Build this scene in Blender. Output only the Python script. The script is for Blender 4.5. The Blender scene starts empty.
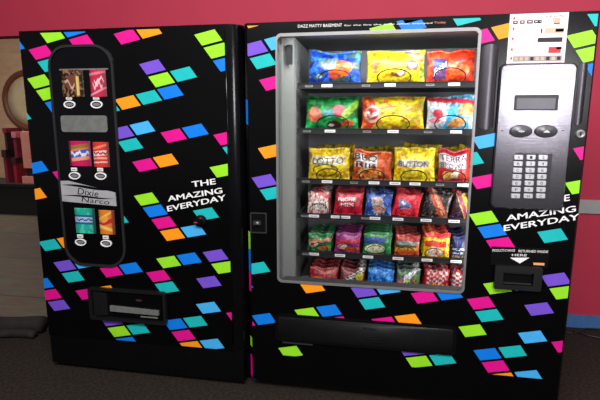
import bpy, bmesh, math, random
from math import sin, cos, pi, tan, atan2, sqrt
from mathutils import Vector, Matrix, noise
import numpy as np

random.seed(7)
C = bpy.context.scene.collection

# ------------------------------------------------------------------ camera
F, YAW, PITCH, ROLL = 462.21, -0.17667, 0.176145, 0.001077
CAM = np.array([1.80097, -2.14601, 1.404061])
def cam_axes():
    cy, sy = cos(YAW), sin(YAW)
    w = np.array([sy*cos(PITCH), cy*cos(PITCH), -sin(PITCH)])
    r = np.array([cy, -sy, 0.0]); u = np.cross(r, w)
    return r*cos(ROLL)+u*sin(ROLL), -r*sin(ROLL)+u*cos(ROLL), w
AX = cam_axes()
def pl(x, y, Y=0.0):
    """where the sight line through a measured photo point meets the upright plane at depth Y"""
    d = AX[0]*(x-300)/F - AX[1]*(y-200)/F + AX[2]
    P = CAM + d*(Y-CAM[1])/d[1]
    return float(P[0]), float(P[2])
def floor_at(x, y, Z=0.0):
    d = AX[0]*(x-300)/F - AX[1]*(y-200)/F + AX[2]
    P = CAM + d*(Z-CAM[2])/d[2]
    return float(P[0]), float(P[1])
cd = bpy.data.cameras.new('camera'); cam = bpy.data.objects.new('camera', cd); C.objects.link(cam)
cd.sensor_width = 36; cd.lens = F/600*36; cd.clip_start = .05
m = Matrix(((AX[0][0], AX[1][0], -AX[2][0]), (AX[0][1], AX[1][1], -AX[2][1]), (AX[0][2], AX[1][2], -AX[2][2]))).to_4x4()
m.translation = Vector(CAM); cam.matrix_world = m
bpy.context.scene.camera = cam

# ------------------------------------------------------------------ materials
def lin(c):
    return tuple(((v/255)/12.92 if v/255 <= .04045 else ((v/255+.055)/1.055)**2.4) for v in c)
def mat(name, rgb, rough=.5, metal=0, var=0.0, scale=20, bump=0, emit=0, spec=.5, stretch=None, coat=0):
    M = bpy.data.materials.new(name); M.use_nodes = True
    nt = M.node_tree; b = nt.nodes['Principled BSDF']
    c = lin(rgb)+(1,)
    b.inputs['Base Color'].default_value = c
    b.inputs['Roughness'].default_value = rough; b.inputs['Metallic'].default_value = metal
    b.inputs['Specular IOR Level'].default_value = spec
    b.inputs['Coat Weight'].default_value = coat
    if emit:
        b.inputs['Emission Color'].default_value = c; b.inputs['Emission Strength'].default_value = emit
    if var or bump:
        tc = nt.nodes.new('ShaderNodeTexCoord'); mp = nt.nodes.new('ShaderNodeMapping')
        nt.links.new(tc.outputs['Object'], mp.inputs['Vector'])
        if stretch: mp.inputs['Scale'].default_value = stretch
        n = nt.nodes.new('ShaderNodeTexNoise'); n.inputs['Scale'].default_value = scale; n.inputs['Detail'].default_value = 5
        nt.links.new(mp.outputs[0], n.inputs['Vector'])
        if var:
            r = nt.nodes.new('ShaderNodeValToRGB')
            r.color_ramp.elements[0].position = .3; r.color_ramp.elements[1].position = .7
            r.color_ramp.elements[0].color = tuple(v*(1-var) for v in c[:3])+(1,)
            r.color_ramp.elements[1].color = tuple(min(1, v*(1+var)) for v in c[:3])+(1,)
            nt.links.new(n.outputs['Fac'], r.inputs[0]); nt.links.new(r.outputs[0], b.inputs['Base Color'])
        if bump:
            bp = nt.nodes.new('ShaderNodeBump'); bp.inputs['Strength'].default_value = bump; bp.inputs['Distance'].default_value = .01
            nt.links.new(n.outputs['Fac'], bp.inputs['Height']); nt.links.new(bp.outputs[0], b.inputs['Normal'])
    return M
BLK = mat('black_vinyl', (4, 4, 5), .24, var=.15, scale=6, spec=.3)
BLKM = mat('black_matte', (4, 4, 5), .6, var=.2, scale=10, spec=.12)
BLKG = mat('black_gloss', (6, 6, 8), .18, var=.1, scale=10, spec=.35)
DGRY = mat('dark_grey_plastic', (42, 42, 44), .45, var=.1, scale=12)
PORTM = mat('port_plastic', (15, 15, 16), .45, var=.2, scale=12)
FRMG = mat('frame_grey', (44, 44, 46), .4, metal=.3, var=.08, scale=9)
SILV = mat('frame_silver', (150, 150, 152), .4, metal=.6, var=.06, scale=30)
STEEL = mat('brushed_steel', (110, 108, 115), .23, metal=.92, var=.06, scale=6, stretch=(1, 1, 60), bump=.03)
KEYM = mat('key_silver', (205, 205, 212), .3, metal=.35, var=.04, scale=30)
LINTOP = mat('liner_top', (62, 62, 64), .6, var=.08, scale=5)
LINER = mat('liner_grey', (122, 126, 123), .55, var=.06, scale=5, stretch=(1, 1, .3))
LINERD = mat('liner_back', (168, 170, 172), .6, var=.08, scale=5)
TRAY = mat('tray_black', (28, 28, 31), .45, var=.1, scale=12)
WIRE = mat('coil_wire', (30, 30, 32), .35, metal=.7, var=.05)
WHITE = mat('print_white', (240, 240, 240), .6, var=.03)
TAGW = mat('tag_white', (225, 225, 225), .6, var=.04)
TAGG = mat('tag_grey', (120, 120, 122), .6, var=.04)
PLATE = mat('blank_plate_grey', (105, 107, 105), .5, var=.14, scale=40)
INK = mat('ink_dark', (38, 28, 34), .6, var=.05)
REDD = mat('red_dot', (150, 50, 40), .5, var=.1)
VC = {
 'P': mat('vinyl_magenta', (222, 18, 140), .4, var=.05, spec=.3),
 'O': mat('vinyl_orange', (255, 152, 28), .4, var=.05, spec=.3),
 'L': mat('vinyl_lime', (150, 226, 42), .4, var=.05, spec=.3),
 'C': mat('vinyl_teal', (28, 184, 184), .4, var=.05, spec=.3),
 'B': mat('vinyl_blue', (14, 122, 228), .4, var=.05, spec=.3),
 'S': mat('vinyl_sky', (70, 176, 240), .4, var=.05, spec=.3),
 'V': mat('vinyl_violet', (116, 80, 205), .4, var=.05, spec=.3)}

# ------------------------------------------------------------------ mesh builder
_tc = {}
def text_geo(s):
    if s not in _tc:
        cu = bpy.data.curves.new('t', 'FONT'); cu.body = s; cu.size = 1; cu.resolution_u = 3
        o = bpy.data.objects.new('t', cu); C.objects.link(o)
        bpy.context.view_layer.update()
        me = o.to_mesh(); vs = [tuple(v.co) for v in me.vertices]; fs = [tuple(p.vertices) for p in me.polygons]
        o.to_mesh_clear(); bpy.data.objects.remove(o); bpy.data.curves.remove(cu)
        xs = [v[0] for v in vs]; ys = [v[1] for v in vs]
        x0, x1, y0, y1 = min(xs), max(xs), min(ys), max(ys)
        _tc[s] = ([((v[0]-x0)/(x1-x0), (v[1]-y0)/(y1-y0)) for v in vs], fs)
    return _tc[s]
class MB:
    def __init__(s): s.v = []; s.f = []; s.m = []; s.mats = []; s.sm = []
    def mi(s, m):
        if m not in s.mats: s.mats.append(m)
        return s.mats.index(m)
    def add(s, vs, fs, m, smooth=False):
        n = len(s.v); s.v += [tuple(v) for v in vs]; k = s.mi(m)
        for f in fs: s.f.append([i+n for i in f]); s.m.append(k); s.sm.append(smooth)
        return s
    def poly(s, pts, Y, m):     # flat polygon facing -Y
        a = sum(pts[i][0]*pts[(i+1) % len(pts)][1]-pts[(i+1) % len(pts)][0]*pts[i][1] for i in range(len(pts)))
        if a < 0: pts = pts[::-1]
        return s.add([(x, Y, z) for x, z in pts], [list(range(len(pts)))], m)
    def prism(s, pts, y0, y1, m, mf=None, bevel=0):  # outline in X,Z, front y0, back y1
        a = sum(pts[i][0]*pts[(i+1) % len(pts)][1]-pts[(i+1) % len(pts)][0]*pts[i][1] for i in range(len(pts)))
        if a < 0: pts = pts[::-1]
        n = len(pts)
        if bevel:
            cx = sum(p[0] for p in pts)/n; cz = sum(p[1] for p in pts)/n
            def ins(p):
                dx, dz = p[0]-cx, p[1]-cz
                wx = max(abs(q[0]-cx) for q in pts); wz = max(abs(q[1]-cz) for q in pts)
                return (cx+dx*(1-bevel/wx), cz+dz*(1-bevel/wz))
            fr = [ins(p) for p in pts]
            L = [[(x, y1, z) for x, z in pts], [(x, y0+bevel, z) for x, z in pts], [(x, y0, z) for x, z in fr]]
        else:
            L = [[(x, y1, z) for x, z in pts], [(x, y0, z) for x, z in pts]]
        vs = sum(L, []); fs = []
        for k in range(len(L)-1):
            for i in range(n):
                j = (i+1) % n
                fs.append([k*n+i, k*n+j, (k+1)*n+j, (k+1)*n+i])
        s.add(vs, fs+[list(range(n))[::-1]], m)
        b = len(L)-1
        s.f.append([len(s.v)-n+i for i in range(n)]); s.m.append(s.mi(mf or m)); s.sm.append(False)
        return s
    def box(s, x0, x1, y0, y1, z0, z1, m):
        v = [(x, y, z) for x in (x0, x1) for y in (y0, y1) for z in (z0, z1)]
        return s.add(v, [(0, 1, 3, 2), (4, 6, 7, 5), (0, 4, 5, 1), (2, 3, 7, 6), (0, 2, 6, 4), (1, 5, 7, 3)], m)
    def ring(s, outer, inner, y0, y1, m, bevel=0.0):
        n = len(outer)
        L = [outer, outer, inner, inner]; Y = [y1, y0, y0, y1]
        vs = [(p[0], Y[k], p[1]) for k in range(4) for p in L[k]]; fs = []
        for k in range(4):
            for i in range(n):
                j = (i+1) % n; kk = (k+1) % 4
                fs.append([k*n+i, k*n+j, kk*n+j, kk*n+i])
        return s.add(vs, fs, m)
    def lathe(s, prof, m, at=(0, 0, 0), axis='z', seg=20, sx=1, sy=1, smooth=True):
        vs = []; fs = []; n = len(prof)
        for k in range(seg):
            a = 2*pi*k/seg
            for r, h in prof:
                x, y, z = r*cos(a)*sx, r*sin(a)*sy, h
                if axis == 'y': x, y, z = x, -z, y        # axis sticks out toward -Y
                vs.append((x+at[0], y+at[1], z+at[2]))
        for k in range(seg):
            for i in range(n-1):
                k2 = (k+1) % seg
                fs.append([k*n+i, k2*n+i, k2*n+i+1, k*n+i+1])
        return s.add(vs, fs, m, smooth)
    def tube(s, path, r, m, seg=8):
        vs = []; fs = []; path = [Vector(p) for p in path]; n = len(path)
        up = Vector((0.13, .2, 1)).normalized()
        for i, p in enumerate(path):
            t = (path[min(i+1, n-1)]-path[max(i-1, 0)]).normalized()
            a = t.cross(up)
            if a.length < .1: a = t.cross(Vector((1, 0, 0)))
            a.normalize(); b = t.cross(a)
            for k in range(seg):
                q = p + a*r*cos(2*pi*k/seg) + b*r*sin(2*pi*k/seg); vs.append(tuple(q))
        for i in range(n-1):
            for k in range(seg):
                k2 = (k+1) % seg
                fs.append([i*seg+k, i*seg+k2, (i+1)*seg+k2, (i+1)*seg+k])
        fs += [list(range(seg))[::-1], [(n-1)*seg+k for k in range(seg)]]
        return s.add(vs, fs, m, True)
    def text(s, st, p0, p1, h, m, Y=-.002, slant=0, surf=None):
        """text from p0 to p1 (baseline, X/Z), cap height h"""
        g, fs = text_geo(st); dx, dz = p1[0]-p0[0], p1[1]-p0[1]
        vs = []
        for u, v in g:
            x = p0[0]+dx*u+slant*h*v; z = p0[1]+dz*u+h*v
            vs.append((x, surf(x, z) if surf else Y, z))
        a = fs[0]; V = [vs[i] for i in a]
        return s.add(vs, fs, m)
    def build(s, name, parent=None, loc=None):
        me = bpy.data.meshes.new(name); me.from_pydata(s.v, [], s.f)
        for m in s.mats: me.materials.append(m)
        me.polygons.foreach_set('material_index', s.m); me.polygons.foreach_set('use_smooth', s.sm)
        me.update()
        o = bpy.data.objects.new(name, me); C.objects.link(o)
        if parent: o.parent = parent
        if loc: o.location = loc
        # origin to centre for parts in world coordinates stays at parent: fine
        return o
def tag(o, label=None, cat=None, group=None, kind=None):
    if label: o['label'] = label
    if cat: o['category'] = cat
    if group: o['group'] = group
    if kind: o['kind'] = kind
    return o
def empty(name, label, cat, loc, group=None):
    o = bpy.data.objects.new(name, None); C.objects.link(o); o.location = loc
    o.empty_display_size = .1
    return tag(o, label, cat, group)
def under(o, root):       # parts are modelled in world coordinates: keep them there under a moved root
    o.parent = root
    w = Vector((0, 0, 0)); r = root
    while r: w += r.location; r = r.parent
    o.location = -w
    return o
def rr(x0, x1, z0, z1, r, n=6):
    P = []
    for cx, cz, a0 in ((x1-r, z1-r, 0), (x0+r, z1-r, 90), (x0+r, z0+r, 180), (x1-r, z0+r, 270)):
        for k in range(n+1):
            a = math.radians(a0+90*k/n); P.append((cx+r*cos(a), cz+r*sin(a)))
    return P
def struct(o): return tag(o, kind='structure')

# ------------------------------------------------------------------ clipping of the vinyl lozenges
def clip(P, nx, nz, d):   # keep nx*x+nz*z<=d
    out = []
    for i in range(len(P)):
        a, b = P[i], P[(i+1) % len(P)]
        da, db = nx*a[0]+nz*a[1]-d, nx*b[0]+nz*b[1]-d
        if da <= 0: out.append(a)
        if da*db < 0:
            t = da/(da-db); out.append((a[0]+(b[0]-a[0])*t, a[1]+(b[1]-a[1])*t))
    return out
def clip_rect(P, x0, x1, z0, z1):
    for c in ((-1, 0, -x0), (1, 0, x1), (0, -1, -z0), (0, 1, z1)):
        if len(P) < 3: return []
        P = clip(P, *c)
    return P if len(P) >= 3 else []
def cut_hole(P, x0, x1, z0, z1):
    return [q for q in (clip_rect(P, -9, x0, -9, 9), clip_rect(P, x1, 9, -9, 9),
                        clip_rect(P, x0, x1, z1, 9), clip_rect(P, x0, x1, -9, z0)) if q]
def lozenges(mb, clusters, a, b, ea, eb, bounds, hole=None):
    for (px, py, cells) in clusters:
        c = pl(px, py)
        for (i, j, col) in cells:
            x, z = c[0]+a[0]*i+b[0]*j, c[1]+a[1]*i+b[1]*j
            P = [(x+sa*a[0]*ea/2+sb*b[0]*eb/2, z+sa*a[1]*ea/2+sb*b[1]*eb/2) for sa, sb in ((-1, -1), (1, -1), (1, 1), (-1, 1))]
            P = clip_rect(P, *bounds)
            if not P: continue
            for Q in (cut_hole(P, *hole) if hole else [P]):
                mb.poly(Q, -.0008, VC[col])

H = 1.83
LX0, LX1 = -.026, 1.138
RX0, RX1 = 1.152, 2.650
DEPTH = .86
# =================================================================== drinks machine
drinks = empty('drinks_vending_machine', 'black drinks vending machine with six can pictures, the narrower machine on the left', 'vending machine', (.565, .4, 0))
def part(mb, name, root, label=None):
    o = under(mb.build(name), root)
    if label: o['label'] = label
    return o
part(MB().box(LX0, LX1-.004, .07, DEPTH, .03, H-.006, BLKM).box(LX0+.03, LX1-.03, .10, DEPTH-.03, 0, .03, BLKM), 'cabinet', drinks)
mb = MB()
PR = 1.062
# door: flat front with a rounded right-hand corner
prof = [(LX0, .07), (LX0, .012), (LX0+.006, .002), (LX0+.012, 0), (PR, 0)]
for k in range(1, 9):
    t = k/8*pi/2
    prof.append((PR+(LX1-PR)*sin(t), .07*(1-cos(t))*1.0))
n = len(prof); zb, zt = .20, H
vs = [(x, y, zb) for x, y in prof]+[(x, y, zt) for x, y in prof]
mb.add(vs[:], [[i, i+1, n+i+1, n+i] for i in range(4)], BLK)
mb.add(vs[:], [[i, i+1, n+i+1, n+i] for i in range(4, n-1)], BLKG, True)
mb.add(vs[:], [list(range(n, 2*n)), list(range(n))[::-1]], BLKM)
A1, B1 = (.1135, .0240), (.0440, -.0600)
CL = [
 (52.5, 35.5, [(0, 0, 'L'), (1, 0, 'B'), (1, 1, 'P')]),
 (41, 52.5, [(0, 0, 'P'), (0, 1, 'C'), (-1, -1, 'B')]),
 (39.5, 81.5, [(0, 0, 'L'), (0, 1, 'L'), (0, 2, 'B')]), (19.5, 116, [(0, 0, 'C')]),
 (37, 167.5, [(0, 0, 'B'), (1, 1, 'P'), (-1, 2, 'O')]),
 (50, 245, [(0, 0, 'C'), (1, 0, 'O')]),
 (65, 265.7, [(0, 0, 'V'), (1, 0, 'S'), (0, 1, 'C')]), (111.5, 271.4, [(0, 0, 'P'), (1, 0, 'B')]),
 (158.6, 276, [(0, 0, 'P'), (0, 1, 'C')]),
 (51, 294.5, [(0, -1, 'B'), (0, 0, 'P'), (0, 1, 'V')]), (87, 294, [(0, 0, 'P'), (1, 0, 'O')]),
 (168.7, 262, [(0, 0, 'L'), (1, 0, 'B')]), (215.6, 255.6, [(0, 0, 'V'), (0, 1, 'L')]), (209, 282, [(0, 0, 'V')]),
 (208.5, 307.7, [(0, 0, 'S')]),
 (195.4, 321.6, [(0, 0, 'C'), (-1, 0, 'B'), (-1, 1, 'P'), (-1, 2, 'O'), (0, 2, 'S')]),
 (119.3, 331.4, [(0, 0, 'L'), (1, 0, 'C'), (0, -1, 'V'), (0, 1, 'B')]), (239, 316.5, [(0, 0, 'P')]),
 (127, 36.7, [(0, 0, 'P'), (1, 0, 'O')]), (208.3, 37.5, [(0, 0, 'L'), (0, 1, 'L'), (0, 2, 'B'), (1, -1, 'C')]),
 (152.5, 67, [(0, 0, 'V'), (0, 1, 'L'), (1, 1, 'C')]), (148.9, 97.4, [(-1, 0, 'O'), (0, 0, 'C'), (1, 0, 'B'), (-2, 0, 'C')]),
 (142.5, 128, [(0, 0, 'S'), (-1, 0, 'V'), (-1, 1, 'C')]), (173.7, 135.7, [(0, 0, 'P'), (1, 0, 'B')]), (227, 138, [(0, 0, 'P'), (0, 1, 'C')]),
 (145, 165, [(0, 0, 'P'), (1, 0, 'O')]), (223, 170.5, [(0, 0, 'L')]),
 (155.3, 210.9, [(0, -1, 'L'), (0, 0, 'B'), (0, 1, 'P'), (0, 2, 'O'), (1, 2, 'S')]), (206, 214, [(0, 0, 'C')]),
 (116.5, 219, [(0, 0, 'C')]), (108, 177.5, [(0, 0, 'V')]),
]
lozenges(mb, CL, A1, B1, .885, .83, (LX0+.008, PR, .205, H-.012))
front = part(mb, 'door_front', drinks)
part(MB().prism([(LX0+.01, .03), (LX1-.02, .03), (LX1-.02, .2), (LX0+.01, .2)], .004, .07, BLKM), 'kick_plate', drinks)

bd = MB().tube([(PR+.003, .000, z) for z in (.24, .6, 1.0, 1.4, 1.8)], .0045, BLKG, 16)  # bead added to catch a thin vertical highlight at the door edge
part(bd, 'highlight_bead', drinks)
# selection panel: stadium frame, black glass, six lit can pictures
SX0, SX1, SZ0, SZ1 = .136, .492, .622, 1.757
sel = part(MB().ring(rr(SX0, SX1, SZ0, SZ1, .105), rr(SX0+.012, SX1-.012, SZ0+.012, SZ1-.012, .093), -.010, 0, FRMG), 'selection_panel', drinks)
def sub(mb, name, par, label=None):
    o = mb.build(name); under(o, par)
    if label: o['label'] = label
    return o
sub(MB().prism(rr(SX0+.010, SX1-.010, SZ0+.010, SZ1-.010, .09), -.004, 0, BLKG), 'glass_panel', sel)
def pbox(px0, py0, px1, py1):
    """measured photo box -> x0, x1, z0, z1 on the machine face"""
    a, b, c, d = pl(px0, py0), pl(px1, py0), pl(px1, py1), pl(px0, py1)
    return (a[0]+d[0])/2, (b[0]+c[0])/2, (c[1]+d[1])/2, (a[1]+b[1])/2
def picmat(name, fn, nu=48, nv=48): pass
PICM = bpy.data.materials.new('printed_picture'); PICM.use_nodes = True
_b = PICM.node_tree.nodes['Principled BSDF']; _a = PICM.node_tree.nodes.new('ShaderNodeAttribute'); _a.attribute_name = 'Col'
PICM.node_tree.links.new(_a.outputs['Color'], _b.inputs['Base Color']); _b.inputs['Roughness'].default_value = .45
PICM.node_tree.links.new(_a.outputs['Color'], _b.inputs['Emission Color']); _b.inputs['Emission Strength'].default_value = .06
FOIL = bpy.data.materials.new('printed_foil'); FOIL.use_nodes = True
_b = FOIL.node_tree.nodes['Principled BSDF']; _a = FOIL.node_tree.nodes.new('ShaderNodeAttribute'); _a.attribute_name = 'Col'
FOIL.node_tree.links.new(_a.outputs['Color'], _b.inputs['Base Color']); _b.inputs['Roughness'].default_value = .36; _b.inputs['Metallic'].default_value = .12
SKIN = 0
def canv(base, ops, u, v):
    """tiny painter: ops applied in order over a base colour; u,v in 0..1 (v up)"""
    c = base
    for op in ops:
        k = op[0]
        if k == 'e':       # ellipse cx cy rx ry ang col
            _, cx, cy, rx, ry, an, col = op
            dx, dy = u-cx, v-cy; a = math.radians(an)
            x, y = dx*cos(a)+dy*sin(a), -dx*sin(a)+dy*cos(a)
            if (x/rx)**2+(y/ry)**2 < 1: c = col
        elif k == 'r':     # rect
            _, x0, x1, y0, y1, col = op
            if x0 <= u <= x1 and y0 <= v <= y1: c = col
        elif k == 'b':     # slanted band: centre v at u=.5, slope, half width
            _, cv, sl, hw, col = op
            if abs(v-(cv+sl*(u-.5))) < hw: c = col
        elif k == 'n':     # noisy blotches
            _, sc, th, sd, col = op
            if noise.noise(Vector((u*sc, v*sc*.9, sd*3.1))) > th: c = col
        elif k == 's':     # squiggle script lines
            _, cv, amp, fr, hw, x0, x1, col = op
            if x0 < u < x1 and abs(v-(cv+amp*sin(fr*u)+amp*.5*sin(fr*2.3*u+1))) < hw: c = col
        elif k == 'c':     # checker
            _, x0, x1, y0, y1, nx, ny, col = op
            if x0 <= u <= x1 and y0 <= v <= y1 and (int((u-x0)/(x1-x0)*nx)+int((v-y0)/(y1-y0)*ny)) % 2: c = col
        elif k == 'g':     # side shading of printed can art
            pass
    return c
def setcol(me, cols):
    at = me.color_attributes.new('Col', 'FLOAT_COLOR', 'POINT')
    at.data.foreach_set('color', [q for c in cols for q in (*c, 1)])
def picture(name, x0, x1, z0, z1, base, ops, par, bulge=.006, label=None, nu=40, nv=48):
    vs = []; fs = []; cols = []
    for j in range(nv+1):
        for i in range(nu+1):
            u, v = i/nu, j/nv
            e = 1-(2*u-1)**2
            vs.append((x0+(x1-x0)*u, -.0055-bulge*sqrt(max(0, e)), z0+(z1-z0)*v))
            sh_ = .35+.58*sqrt(max(0, 1-(2*u-.9)**2*.75)); cols.append(lin(tuple(min(255, q*sh_) for q in canv(base, ops, u, v))))  # cylinder shading painted into the picture colours, darker at the sides
    for j in range(nv):
        for i in range(nu):
            k = j*(nu+1)+i; fs.append([k, k+1, k+nu+2, k+nu+1])
    k0 = len(vs); # closed back
    vs += [(x0, -.003, z0), (x1, -.003, z0), (x1, -.003, z1), (x0, -.003, z1)]; cols += [(0, 0, 0)]*4
    bot = [i for i in range(nu+1)]; top = [nv*(nu+1)+i for i in range(nu+1)]
    fs += [bot[::-1]+[k0, k0+1], top+[k0+2, k0+3], [k0+3, k0+2, k0+1, k0]]
    fs += [[j*(nu+1) for j in range(nv+1)]+[k0+3, k0], [j*(nu+1)+nu for j in range(nv, -1, -1)]+[k0+1, k0+2]]
    me = bpy.data.meshes.new(name); me.from_pydata(vs, [], fs); me.materials.append(PICM); setcol(me, cols)
    me.polygons.foreach_set('use_smooth', [True]*len(me.polygons))
    o = bpy.data.objects.new(name, me); C.objects.link(o); under(o, par)
    if label: o['label'] = label
    return o
W_ = (235, 235, 240); K_ = (10, 10, 12)
cans = [
 ((62.5, 70, 84.5, 97), (24, 10, 10), [('n', 7, .05, 1, (90, 50, 35)), ('n', 9, .18, 2, (150, 110, 70)), ('e', .45, .55, .22, .3, -30, (110, 60, 55)), ('s', .5, .12, 9, .05, .15, .75, (200, 170, 140)), ('r', .7, .82, .05, .75, (235, 205, 120)), ('r', .62, .69, .1, .9, (120, 70, 30))], 'dark can picture with gold script'),
 ((90.5, 70, 107, 97), (196, 40, 74), [('r', .0, .08, 0, 1, (120, 20, 40)), ('b', .88, .1, .05, (230, 120, 140)), ('s', .45, .09, 14, .07, .2, .8, (240, 190, 200)), ('s', .62, .08, 11, .05, .3, .9, (245, 205, 215)), ('b', .2, .3, .04, (235, 150, 170))], 'red can picture with pale script'),
 ((70, 141, 91.5, 166), (205, 20, 95), [('b', .78, .12, .08, (150, 120, 50)), ('b', .62, .12, .09, (240, 130, 60)), ('b', .50, .14, .14, (60, 100, 200)), ('s', .5, .05, 16, .06, .1, .95, W_), ('b', .3, .12, .07, (245, 160, 120)), ('r', .0, .1, 0, 1, (120, 20, 60)), ('r', .93, 1, 0, 1, (220, 40, 130))], 'magenta can picture with blue and orange swirl'),
 ((94, 142, 110, 167), (214, 54, 48), [('b', .82, .2, .05, (250, 130, 100)), ('b', .56, .06, .1, (245, 220, 215)), ('s', .56, .03, 22, .04, .05, .95, (190, 40, 50)), ('b', .36, .02, .04, (250, 170, 150)), ('b', .2, .02, .03, (240, 200, 190)), ('r', .88, 1, 0, 1, (170, 60, 60))], 'red can picture with a pale label band'),
 ((76, 208, 96, 233), (30, 176, 150), [('n', 5, .1, 5, (70, 205, 175)), ('b', .55, 0, .18, (40, 90, 150)), ('b', .55, 0, .1, (170, 205, 225)), ('s', .55, .03, 20, .03, .1, .9, (40, 70, 140)), ('r', .9, 1, 0, 1, (10, 110, 100))], 'teal can picture with a pale blue band'),
 ((100, 210, 115.5, 234), (226, 130, 40), [('b', .8, .4, .05, (250, 190, 90)), ('b', .5, .25, .09, (200, 40, 50)), ('e', .4, .62, .25, .12, 20, (240, 160, 60)), ('b', .25, -.2, .07, (250, 200, 100)), ('r', .85, 1, 0, 1, (170, 70, 40))], 'orange can picture with a red stripe')]
for (bx, base, ops, lab) in cans:
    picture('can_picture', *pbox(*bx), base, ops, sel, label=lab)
# top trim line over the first pair
z_ = pl(85, 69.5)[1]
sub(MB().box(SX0+.06, SX1-.03, -.007, -.004, z_-.003, z_+.004, PLATE), 'picture_ledge', sel)
for cx, cy in ((70.5, 104.5), (97.5, 104.5), (75.5, 175.5), (101.5, 175.8), (81.5, 241.8), (107, 243)):
    x, z = pl(cx, cy)
    m_ = MB()
    def ell(rx, rz, n=24): return [(x+rx*cos(2*pi*k/n), z+rz*sin(2*pi*k/n)) for k in range(n)]
    m_.ring(ell(.032, .019), ell(.0265, .0135), -.010, -.004, WHITE)
    m_.prism(ell(.020, .0080), -.009, -.004, DGRY, TAGG)
    m_.box(x-.016, x+.016, -.009, -.004, z+.024, z+.042, TAGW)
    m_.box(x-.010, x+.010, -.0095, -.004, z+.030, z+.033, INK)
    sub(m_, 'select_button', sel)
a = pbox(62, 115.5, 108, 132)
sub(MB().prism(rr(*a, .014), -.008, -.004, PLATE), 'blank_plate', sel, 'speckled grey blank plate')
# silver display strip with dark brush lettering
x0, x1, z0, z1 = pbox(61.5, 183, 116.5, 204)
m_ = MB().prism([(x0, z0+.012), (x1, z0-.004), (x1-.002, z1-.045), (x0+.05, z1+.01), (x0, z1+.008)], -.009, -.004, mat('strip_silver', (176, 176, 180), .35, metal=.2, var=.12, scale=14))
m_.text('Dixie', (x0+.10, z0+.052), (x1-.10, z0+.040), .034, BLKG, -.0095, .25)
m_.text('Narco', (x0+.12, z0+.012), (x1-.04, z0+.002), .026, BLKG, -.0095, .25)
def swoosh(P, w, Y, m): 
    q = []; r = []
    for i, (x, z) in enumerate(P):
        k = sin(pi*i/(len(P)-1)); q.append((x, z+w*k)); r.append((x, z-w*k))
    return MB().poly(q+r[::-1][1:-1], Y, m)
for cv, w, sl in ((.84, .007, -.14), (.36, .005, -.04)):
    P = [(x0+.008+(x1-x0-.016)*t, z0+(z1-z0)*cv+sl*(z1-z0)*2*(t-.3)*.6+.004*sin(6*t)) for t in [k/14 for k in range(15)]]
    s_ = swoosh(P, w, -.0094, BLKG); m_.add(s_.v, s_.f, BLKG)
sub(m_, 'display_strip', sel, 'silver strip with dark script lettering')

# slogan
def slogan(rows, root):
    m_ = MB()
    for st, p0, p1, h in rows:
        m_.text(st, pl(*p0), pl(*p1), h, WHITE, -.0016, -.12)
    # second pass gives the lettering its heavy strokes
        a_, b_ = pl(*p0), pl(*p1)
        m_.text(st, (a_[0]+.0012, a_[1]+.0008), (b_[0]+.0012, b_[1]+.0008), h, WHITE, -.0019, -.12)
        m_.text(st, (a_[0]-.0012, a_[1]-.0005), (b_[0]-.0012, b_[1]-.0005), h, WHITE, -.0022, -.12)
    return part(m_, 'slogan_lettering', root)
slogan([('THE', (192.5, 187), (216, 184), .027), ('AMAZING', (168.5, 201.5), (222.5, 193), .027), ('EVERYDAY', (168, 211.5), (226, 200), .027)], drinks)
# T-handle lock
x, z = pl(201, 221)
lk = part(MB().lathe([(0, .016), (.024, .016), (.030, .010), (.032, 0)], BLKM, (x, 0, z), 'y', 24), 'door_lock', drinks)
m_ = MB().prism(rr(x-.03, x+.014, z-.012, z+.010, .006), -.028, -.014, BLKM)
m_.prism(rr(x-.026, x-.008, z-.006, z+.001, .003), -.0285, -.027, REDD).prism(rr(x+.0, x+.01, z+.016, z+.021, .002), -.018, -.015, REDD)
sub(m_, 'handle', lk)
# can port
x0, x1, z0, z1 = pbox(92, 291, 166.5, 319)
xo0, xo1, zo0, zo1 = x0-.004, x1+.004, z0-.01, z1+.012
port = part(MB().ring(rr(xo0, xo1, zo0, zo1, .014), rr(xo0+.02, xo1-.014, zo0+.016, zo1-.014, .01), -.022, 0, PORTM), 'can_port', drinks)
m_ = MB().prism(rr(xo0+.022, xo1-.016, zo0+.018, zo1-.016, .008), -.004, 0, BLKM)
fx0 = xo0+.125
m_.prism([(xo0+.024, zo0+.02), (fx0-.02, zo0+.03), (fx0-.02, zo1-.03), (xo0+.024, zo1-.02)], -.014, -.004, PORTM)
m_.prism([(fx0, zo0+.03), (xo1-.03, zo0+.03), (xo1-.03, zo1-.02), (fx0, zo1-.02)], -.012, -.004, BLKG)
sub(m_, 'port_flap', port)
a, b = pl(112.5, 307), pl(160.5, 312.5)
sub(MB().prism([(a[0], a[1]-.014), (b[0], b[1]-.008), (b[0], b[1]+.017), (a[0], a[1]+.016)], -.024, -.012, PLATE)
    .prism([(a[0]+.17, a[1]-.038), (b[0]-.01, b[1]-.029), (b[0]-.01, b[1]-.022), (a[0]+.17, a[1]-.032)], -.016, -.012, PLATE), 'port_handle', port, 'pale grey grip strip')
x, z = pl(140, 299.5)
sub(MB().prism([(x+.018*cos(t*pi/8), z+.006*sin(t*pi/8)) for t in range(16)], -.0135, -.012, mat('badge_maroon', (70, 30, 34), .5, var=.1)), 'port_badge', port)

# =================================================================== snack machine
snack = empty('snack_vending_machine', 'wide black glass-fronted snack vending machine with steel keypad panel on the right', 'vending machine', (1.896, .4, 0))
WX0, WX1, WZ0, WZ1 = 1.312, 2.188, .606, 1.772
ND = .62
m_ = MB()
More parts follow.
